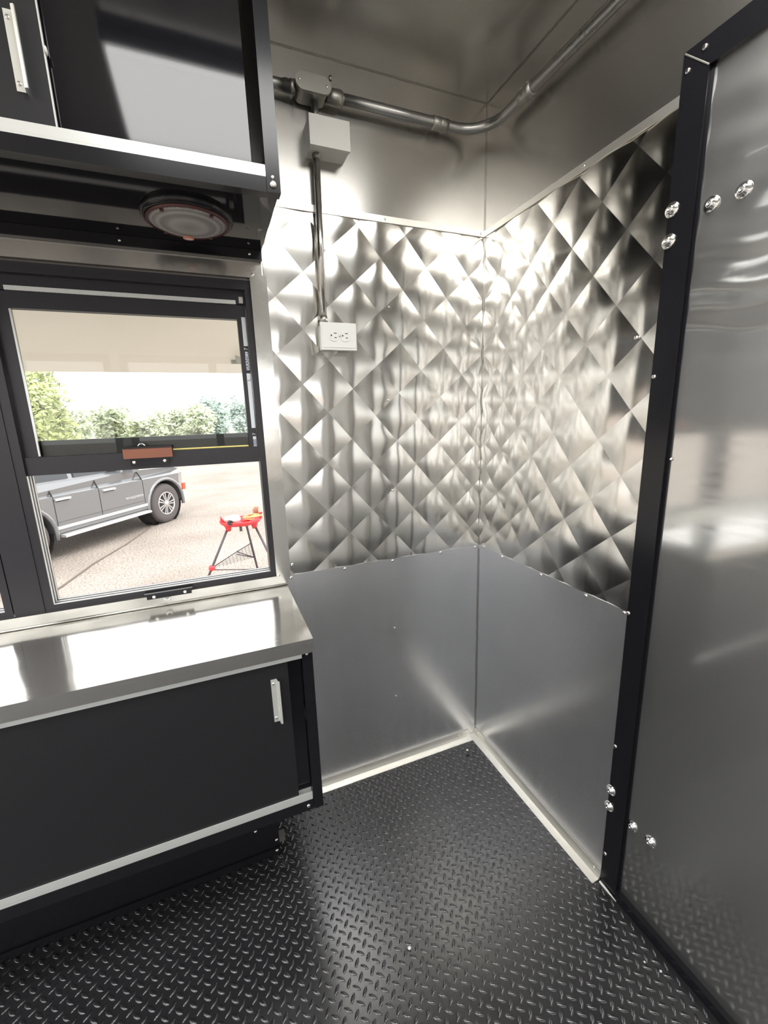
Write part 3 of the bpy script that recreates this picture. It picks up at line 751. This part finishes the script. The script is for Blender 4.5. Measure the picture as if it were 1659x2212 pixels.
for x in (-.57, -1.55, -2.36):   # shut lines
    bm = bmesh.new(); prism(bm, [(x-.006, .52), (x+.006, .52), (x+.006, .965), (x-.006, .965)], 1, -.9925, -.985); obj('shut_line', bm, 'slot', car, local=True)
    bm = bmesh.new(); prism(bm, [(x-.006, .97), (x+.006, .97), (x+.006-.03*(x > -1.5), 1.15), (x-.006-.03*(x > -1.5), 1.15)], 1, -.992, -.97)
    for v in bm.verts:
        if v.co.z > 1: v.co.y += .079
    obj('shut_line', bm, 'slot', car, local=True)
bm = bmesh.new(); box(bm, -2.36, -.6, -.992, -.988, .565, .575); obj('lower_crease', bm, 'trimgrey', car, local=True)
for x in (-1.36, -2.22):
    bm = bmesh.new(); box(bm, x-.13, x+.13, -1.025, -.992, .905, .935); h = obj('door_handle', bm, 'silver', car, local=True, bevel=.008)
    bm = bmesh.new(); box(bm, x-.10, x+.10, -.996, -.988, .885, .905); obj('handle_cup', bm, 'slot', h, local=True)
for cx in (0, WB):   # wheel-arch flares
    bm = bmesh.new(); n = 16
    tube(bm, [(cx+.505*math.cos(a), -.985, .40+.505*math.sin(a)) for a in [PI*(-.06+1.12*k/n) for k in range(n+1)]], .035, 8); obj('arch_flare', bm, 'paint', car, local=True, smooth=True)
    bm = bmesh.new(); lathe(bm, (cx, -.94, .42), (0, 1, 0), [(.49, 0), (.49, .3), (0, .3)], 24); obj('arch_liner', bm, 'slot', car, local=True)
bm = bmesh.new(); box(bm, -2.38, -.52, -1.0, -.94, .46, .505); obj('sill_strip', bm, 'silver', car, local=True, bevel=.01)
bm = bmesh.new(); box(bm, -2.38, -.54, -.96, -.90, .30, .455); obj('sill', bm, 'slot', car, local=True)
bm = bmesh.new(); prism(bm, [(-1.10, .34), (-1.10, .375), (-.93, .39), (-.93, .33)], 0, -2.36, -.56); obj('running_board', bm, 'silver', car, local=True, bevel=.01)
bm = bmesh.new(); box(bm, .54, .62, -.995, -.965, .60, .74); obj('side_marker', bm, 'amber', car, local=True, bevel=.008)
bm = bmesh.new(); prism(bm, [(.50, .36), (.80, .40), (.82, .58), (.51, .58)], 1, -.97, .97); nose(bm); obj('bumper', bm, 'trimgrey', car, local=True, bevel=.02)
bm = bmesh.new(); prism(bm, [(-3.65, .36), (-4.25, .42), (-4.27, .62), (-3.68, .58)], 1, -.97, .97); obj('bumper', bm, 'trimgrey', car, local=True, bevel=.02)
bm = bmesh.new(); box(bm, -.95, -.80, -1.16, -.95, 1.16, 1.30); obj('wing_mirror', bm, 'paint', car, local=True, bevel=.03)
def car_text(txt, x, z, size):
    c = bpy.data.curves.new('badge_lettering', 'FONT'); c.body = txt; c.size = size; c.extrude = .004; c.space_character = 1.35
    t = bpy.data.objects.new('tmp', c); COL.objects.link(t)
    me = bpy.data.meshes.new_from_object(t.evaluated_get(bpy.context.evaluated_depsgraph_get())); bpy.data.objects.remove(t)
    me.transform(Matrix.Translation((x, -.994, z)) @ Matrix.Rotation(PI/2, 4, 'X'))
    me.materials.append(M['silver']); o = bpy.data.objects.new('badge_lettering', me); COL.objects.link(o); o.parent = car
car_text('WAGONEER', -1.02, .66, .062)
def wheel(x, y, s):
    wh = empty('wheel', (x, y, RW)); wh.parent = car
    bm = bmesh.new(); lathe(bm, (0, 0, 0), (0, s, 0), [(.235, .0), (.30, .012), (.365, .0), (.395, -.025), (.40, -.06), (.40, -.20), (.39, -.25), (.35, -.275), (.235, -.275)], 40)
    obj('tyre', bm, 'tyre', wh, True, True)
    bm = bmesh.new()
    for k in range(36):
        a = 2*PI*k/36
        for q, (o0, o1) in enumerate(((-.05, -.12), (-.135, -.21))):
            aa = a+q*.08; ca, sa = math.cos(aa), math.sin(aa); t = Vector((-sa, 0, ca)); r_ = Vector((ca, 0, sa))
            vs = []
            for rr in (.396, .410):
                for tt in (-.022, .022):
                    for oo in (o0, o1): vs.append(bm.verts.new(r_*rr+t*tt*(1 if rr < .4 else .85)+Vector((0, s*oo, 0))))
            for f in ((0, 1, 3, 2), (4, 6, 7, 5), (0, 4, 5, 1), (2, 3, 7, 6), (0, 2, 6, 4), (1, 5, 7, 3)): bm.faces.new([vs[i] for i in f])
    tr = obj('tread_blocks', bm, 'tyre', wh, local=True); tr['kind'] = 'stuff'
    bm = bmesh.new(); lathe(bm, (0, 0, 0), (0, s, 0), [(.245, -.005), (.225, .006), (.215, -.01), (.205, -.12), (0, -.12)], 36)
    obj('rim_barrel', bm, 'trimgrey', wh, True, True)
    bm = bmesh.new(); lathe(bm, (0, 0, 0), (0, s, 0), [(.236, -.002), (.232, .010), (.218, .006), (.216, -.01)], 36); obj('rim_lip', bm, 'alloy', wh, True, True)
    for k in range(7):
        a = 2*PI*k/7; ca, sa = math.cos(a), math.sin(a)
        bm = bmesh.new()
        for dw in (-1, 1):
            vs = []
            for rr, hw, off in ((.03, .008, .012), (.222, .013, .024*dw)):
                for tt in (-hw, hw):
                    for oo in (-.012, .004):
                        ct_ = tt+(off*dw*0+(.010*dw if rr < .1 else .032*dw))
                        vs.append(bm.verts.new(Vector((ca*rr-sa*ct_, s*oo, sa*rr+ca*ct_))))
            for f in ((0, 1, 3, 2), (4, 6, 7, 5), (0, 4, 5, 1), (2, 3, 7, 6), (0, 2, 6, 4), (1, 5, 7, 3)): bm.faces.new([vs[i] for i in f])
        obj('spoke', bm, 'alloy', wh, local=True)
    bm = bmesh.new(); lathe(bm, (0, 0, 0), (0, s, 0), [(.055, -.02), (.05, .012), (.03, .016), (0, .016)], 20); obj('hub_cap', bm, 'alloy', wh, True, True)
for x in (0, WB):
    wheel(x, -.985, -1); wheel(x, .985, 1)

# ---- red tripod work stand with its tray
ts = empty('tripod_stand', (-.79, 3.2, GZ)); tag(ts, 'red tray work stand on three dark legs standing on gravel', 'work stand')
M['red'] = plain('red_plastic', (.72, .05, .06), .4)
M['legs'] = plain('dark_steel_leg', (.10, .085, .095), .4, .4)
TZ = .43
bm = bmesh.new()
lathe(bm, (-.79, 3.2, TZ-.035), (0, 0, 1), [(0, 0), (.15, 0), (.185, .012), (.2, .03), (.21, .045), (.214, .045), (.205, .02), (.19, .005), (.16, -.008), (0, -.008)], 28)
for v in bm.verts: v.co.y = 3.2+(v.co.y-3.2)*.8
tray = obj('tray', bm, 'red', ts, True)
bm = bmesh.new(); prism(bm, [(-.995, TZ-.005), (-.93, TZ-.005), (-.95, TZ+.035), (-.965, TZ+.03), (-.985, TZ+.07)], 1, 3.17, 3.20); obj('tray_horn', bm, 'red', tray)
bm = bmesh.new(); prism(bm, [(-.60, TZ-.005), (-.575, TZ-.005), (-.565, TZ+.07), (-.60, TZ+.065)], 1, 3.17, 3.2); obj('tray_horn', bm, 'red', tray)
feet = [((-.92, 3.16, TZ-.05), (-1.37, 3.22, GZ)), ((-.66, 3.16, TZ-.05), (-.33, 3.0, GZ)), ((-.735, 3.30, TZ-.05), (-.60, 3.72, GZ))]
for a, b in feet:
    bm = bmesh.new(); tube(bm, [a, b], .0125, 10); obj('leg', bm, 'legs', ts, True)
    bm = bmesh.new(); lathe(bm, a, (0, 0, 1), [(0, -.045), (.022, -.045), (.035, .0), (.05, .03), (0, .03)], 12); obj('leg_socket', bm, 'red', tray, True)
k1 = Vector(feet[0][0]).lerp(Vector(feet[0][1]), .46)
bm = bmesh.new(); bmesh.ops.create_icosphere(bm, subdivisions=2, radius=.034)
for v in bm.verts: v.co += k1
obj('knuckle', bm, 'red', ts, True)
k3 = Vector(feet[2][0]).lerp(Vector(feet[2][1]), .30); k3b = Vector(feet[2][0]).lerp(Vector(feet[2][1]), .52); k2 = Vector(feet[1][0]).lerp(Vector(feet[1][1]), .52)
bm = bmesh.new()
mid = Vector((-.86, 3.3, .06))
for a, b in ((k1, mid), (mid, k3), (k1+Vector((0, 0, -.02)), (k1+k2)/2+Vector((.05, 0, -.03))), (mid, k3b), (mid+Vector((0, 0, -.03)), k3b), (k3, k3b), ((k1+k2)/2+Vector((.05, 0, -.03)), k2)):
    tube(bm, [a, b], .006, 6)
obj('brace', bm, 'legs', ts, True)
bm = bmesh.new()
for k in range(1, 12):
    t = k/12
    tube(bm, [k1.lerp(k3, t), (k1+Vector((0, 0, -.02))).lerp(k3b, t)], .0022, 4, False)
    tube(bm, [k1.lerp(k3b, t*.95+.02), k3.lerp(k3b, t)], .0018, 4, False)
nt = obj('net', bm, 'legs', ts); nt['kind'] = 'stuff'
bm = bmesh.new(); tube(bm, [(-.80, 3.12, TZ-.04), (-.80, 3.12, TZ-.10)], .014, 10); obj('screw_knob', bm, 'trimgrey', ts, True)

# things lying in the tray
bm = bmesh.new(); bmesh.ops.create_icosphere(bm, subdivisions=3, radius=.07)
for v in bm.verts:
    v.co = Vector((v.co.x*1.25, v.co.y*.8, v.co.z*.62))*(1+.25*noise.noise(v.co*22))+Vector((-.865, 3.17, TZ+.028))
tag(obj('white_rag', bm, plain('white_cloth', (.82, .80, .77), .9), None, True), 'crumpled white rag in the red tray', 'rag')
bm = bmesh.new(); lathe(bm, (-.905, 3.09, TZ+.012), (.25, -1, .05), [(0, 0), (.024, 0), (.026, .01), (.026, .04), (.02, .045), (.012, .045), (.012, .04), (0, .04)], 18)
tag(obj('black_roll', bm, 'slot', None, True), 'small round black roll in the red tray beside the rag', 'roll')
bm = bmesh.new(); pts = []
for k in range(150):
    a = k*.37; r = .05+.035*math.sin(k*.31)
    pts.append((-.665+r*1.2*math.cos(a), 3.17+r*.8*math.sin(a), TZ+.012+.045*abs(math.sin(k*.17))*(.4+k/260)))
tube(bm, pts, .0045, 6); tag(obj('cord_coil', bm, plain('tan_yellow_cord', (.66, .45, .20), .7), None, True), 'tangled yellow cord coil in the red tray', 'cord')
bm = bmesh.new()
for k in range(3):
    tube(bm, [(-.64+.02*k, 3.24+.02*k, TZ+.01), (-.645+.02*k, 3.26, TZ+.085-.01*k), (-.625+.015*k, 3.28, TZ+.11)], [.012, .011, .006], 8)
tag(obj('hand_tool', bm, plain('brown_tool_grip', (.34, .14, .08), .6), None, True), 'brown handled tool leaning out of the red tray', 'tool')
# dark hose trailing over the gravel
bm = bmesh.new(); tube(bm, [(-3.15, 4.3, GZ+.01), (-2.96, 4.85, GZ+.01), (-2.80, 5.75, GZ+.01), (-2.53, 6.7, GZ+.01), (-2.32, 7.7, GZ+.01), (-2.2, 8.6, GZ+.01)], .012, 8)
tag(obj('ground_hose', bm, plain('grey_brown_hose', (.16, .13, .11), .7), None, True), 'thin dark hose lying across the gravel towards the car wheel', 'hose')

# ---- trees
def leafmat(name, col):
    m, n, l, b = new_mat(name); tc = n.new('ShaderNodeTexCoord'); nz = n.new('ShaderNodeTexNoise'); nz.inputs['Scale'].default_value = 1.6; nz.inputs['Detail'].default_value = 4
    l.new(tc.outputs['Object'], nz.inputs['Vector']); cr = n.new('ShaderNodeValToRGB')
    cr.color_ramp.elements[0].color = tuple(c*.62 for c in col)+(1,); cr.color_ramp.elements[1].color = tuple(min(1, c*1.35) for c in col)+(1,)
    cr.color_ramp.elements[0].position = .35; cr.color_ramp.elements[1].position = .65
    l.new(nz.outputs['Fac'], cr.inputs[0]); l.new(cr.outputs[0], b.inputs['Base Color']); b.inputs['Roughness'].default_value = .6
    try:
        b.inputs['Subsurface Weight'].default_value = 0
    except Exception: pass
    return m
M['leaf1'] = leafmat('yellow_green_leaves', (.52, .57, .27)); M['leaf2'] = leafmat('mid_green_leaves', (.60, .65, .47)); M['leaf3'] = leafmat('blue_green_leaves', (.55, .65, .60))  # greens paled to stand for haze and overexposed daylight
M['bark'] = plain('grey_bark', (.16, .12, .09), .9, bump=.5)
def tree(name, x, y, h, rx, rz, base, nleaf, size, leaf, label, group='trees beyond the lot', seed=0):
    rnd = random.Random(seed); r = empty(name, (x, y, GZ)); tag(r, label, 'tree', group)
    bm = bmesh.new(); tube(bm, [(x, y, GZ), (x+.02*h, y, GZ+h*.4), (x, y, GZ+h*.8)], [h*.03, h*.02, h*.006], 8)
    for k in range(6):
        a = rnd.uniform(0, 6.28); z = GZ+h*rnd.uniform(.25, .6)
        tube(bm, [(x, y, z), (x+rx*.5*math.cos(a), y+rx*.5*math.sin(a), z+h*.14), (x+rx*.85*math.cos(a), y+rx*.85*math.sin(a), z+h*.24)], [h*.012, h*.007, h*.003], 6)
    obj('trunk', bm, 'bark', r, True)
    vs, fs = [], []
    lobes = [(x+rnd.uniform(-.6, .6)*rx, y+rnd.uniform(-.5, .5)*rx, GZ+base+rz*(.25+rnd.random()*1.45), rnd.uniform(.35, .6)) for _ in range(16)]
    for k in range(nleaf):
        L = lobes[k % 16]
        d = Vector((rnd.gauss(0, 1), rnd.gauss(0, 1), rnd.gauss(0, 1))).normalized()*(rnd.random()**.4)
        p = Vector((L[0]+d.x*rx*L[3], L[1]+d.y*rx*L[3], L[2]+d.z*rz*L[3]))
        if p.z < GZ+.05: continue
        u = Vector((rnd.gauss(0, 1), rnd.gauss(0, 1), rnd.gauss(0, .6))).normalized(); v = u.orthogonal().normalized()
        s = size*rnd.uniform(.6, 1.3); i = len(vs)
        vs += [p-u*s, p+v*s*.5, p+u*s, p-v*s*.5]; fs.append((i, i+1, i+2, i+3))
    me = bpy.data.meshes.new('foliage'); me.from_pydata([tuple(q-Vector((x, y, GZ))) for q in vs], [], fs); me.materials.append(M[leaf])
    o = bpy.data.objects.new('foliage', me); COL.objects.link(o); o.parent = r; o['kind'] = 'stuff'
tree('leafy_tree', -7.3, 18.5, 5.2, 1.5, 2.0, 1.0, 6000, .11, 'leaf1', 'tall yellow-green tree close outside at left of the glass', seed=1)
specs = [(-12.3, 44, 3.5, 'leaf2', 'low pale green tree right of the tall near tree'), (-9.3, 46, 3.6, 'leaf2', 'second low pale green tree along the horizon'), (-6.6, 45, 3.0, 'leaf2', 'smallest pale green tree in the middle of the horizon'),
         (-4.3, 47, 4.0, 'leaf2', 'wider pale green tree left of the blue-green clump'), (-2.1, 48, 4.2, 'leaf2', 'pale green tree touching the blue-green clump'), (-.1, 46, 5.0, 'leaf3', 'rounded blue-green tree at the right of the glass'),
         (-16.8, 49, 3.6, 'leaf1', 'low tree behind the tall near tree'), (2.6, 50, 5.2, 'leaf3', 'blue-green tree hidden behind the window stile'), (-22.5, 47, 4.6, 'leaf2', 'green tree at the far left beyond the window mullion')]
for k, (x, y, h, lf, lab) in enumerate(specs):
    q_ = 1+.12*(k % 2); x, y, h = -1+(x+1)*q_, -1.44+(y+1.44)*q_, h*q_
    tree('horizon_tree', x, y, h, 2.1, h*.42, .3, 3000, .24, lf, lab, seed=20+k)
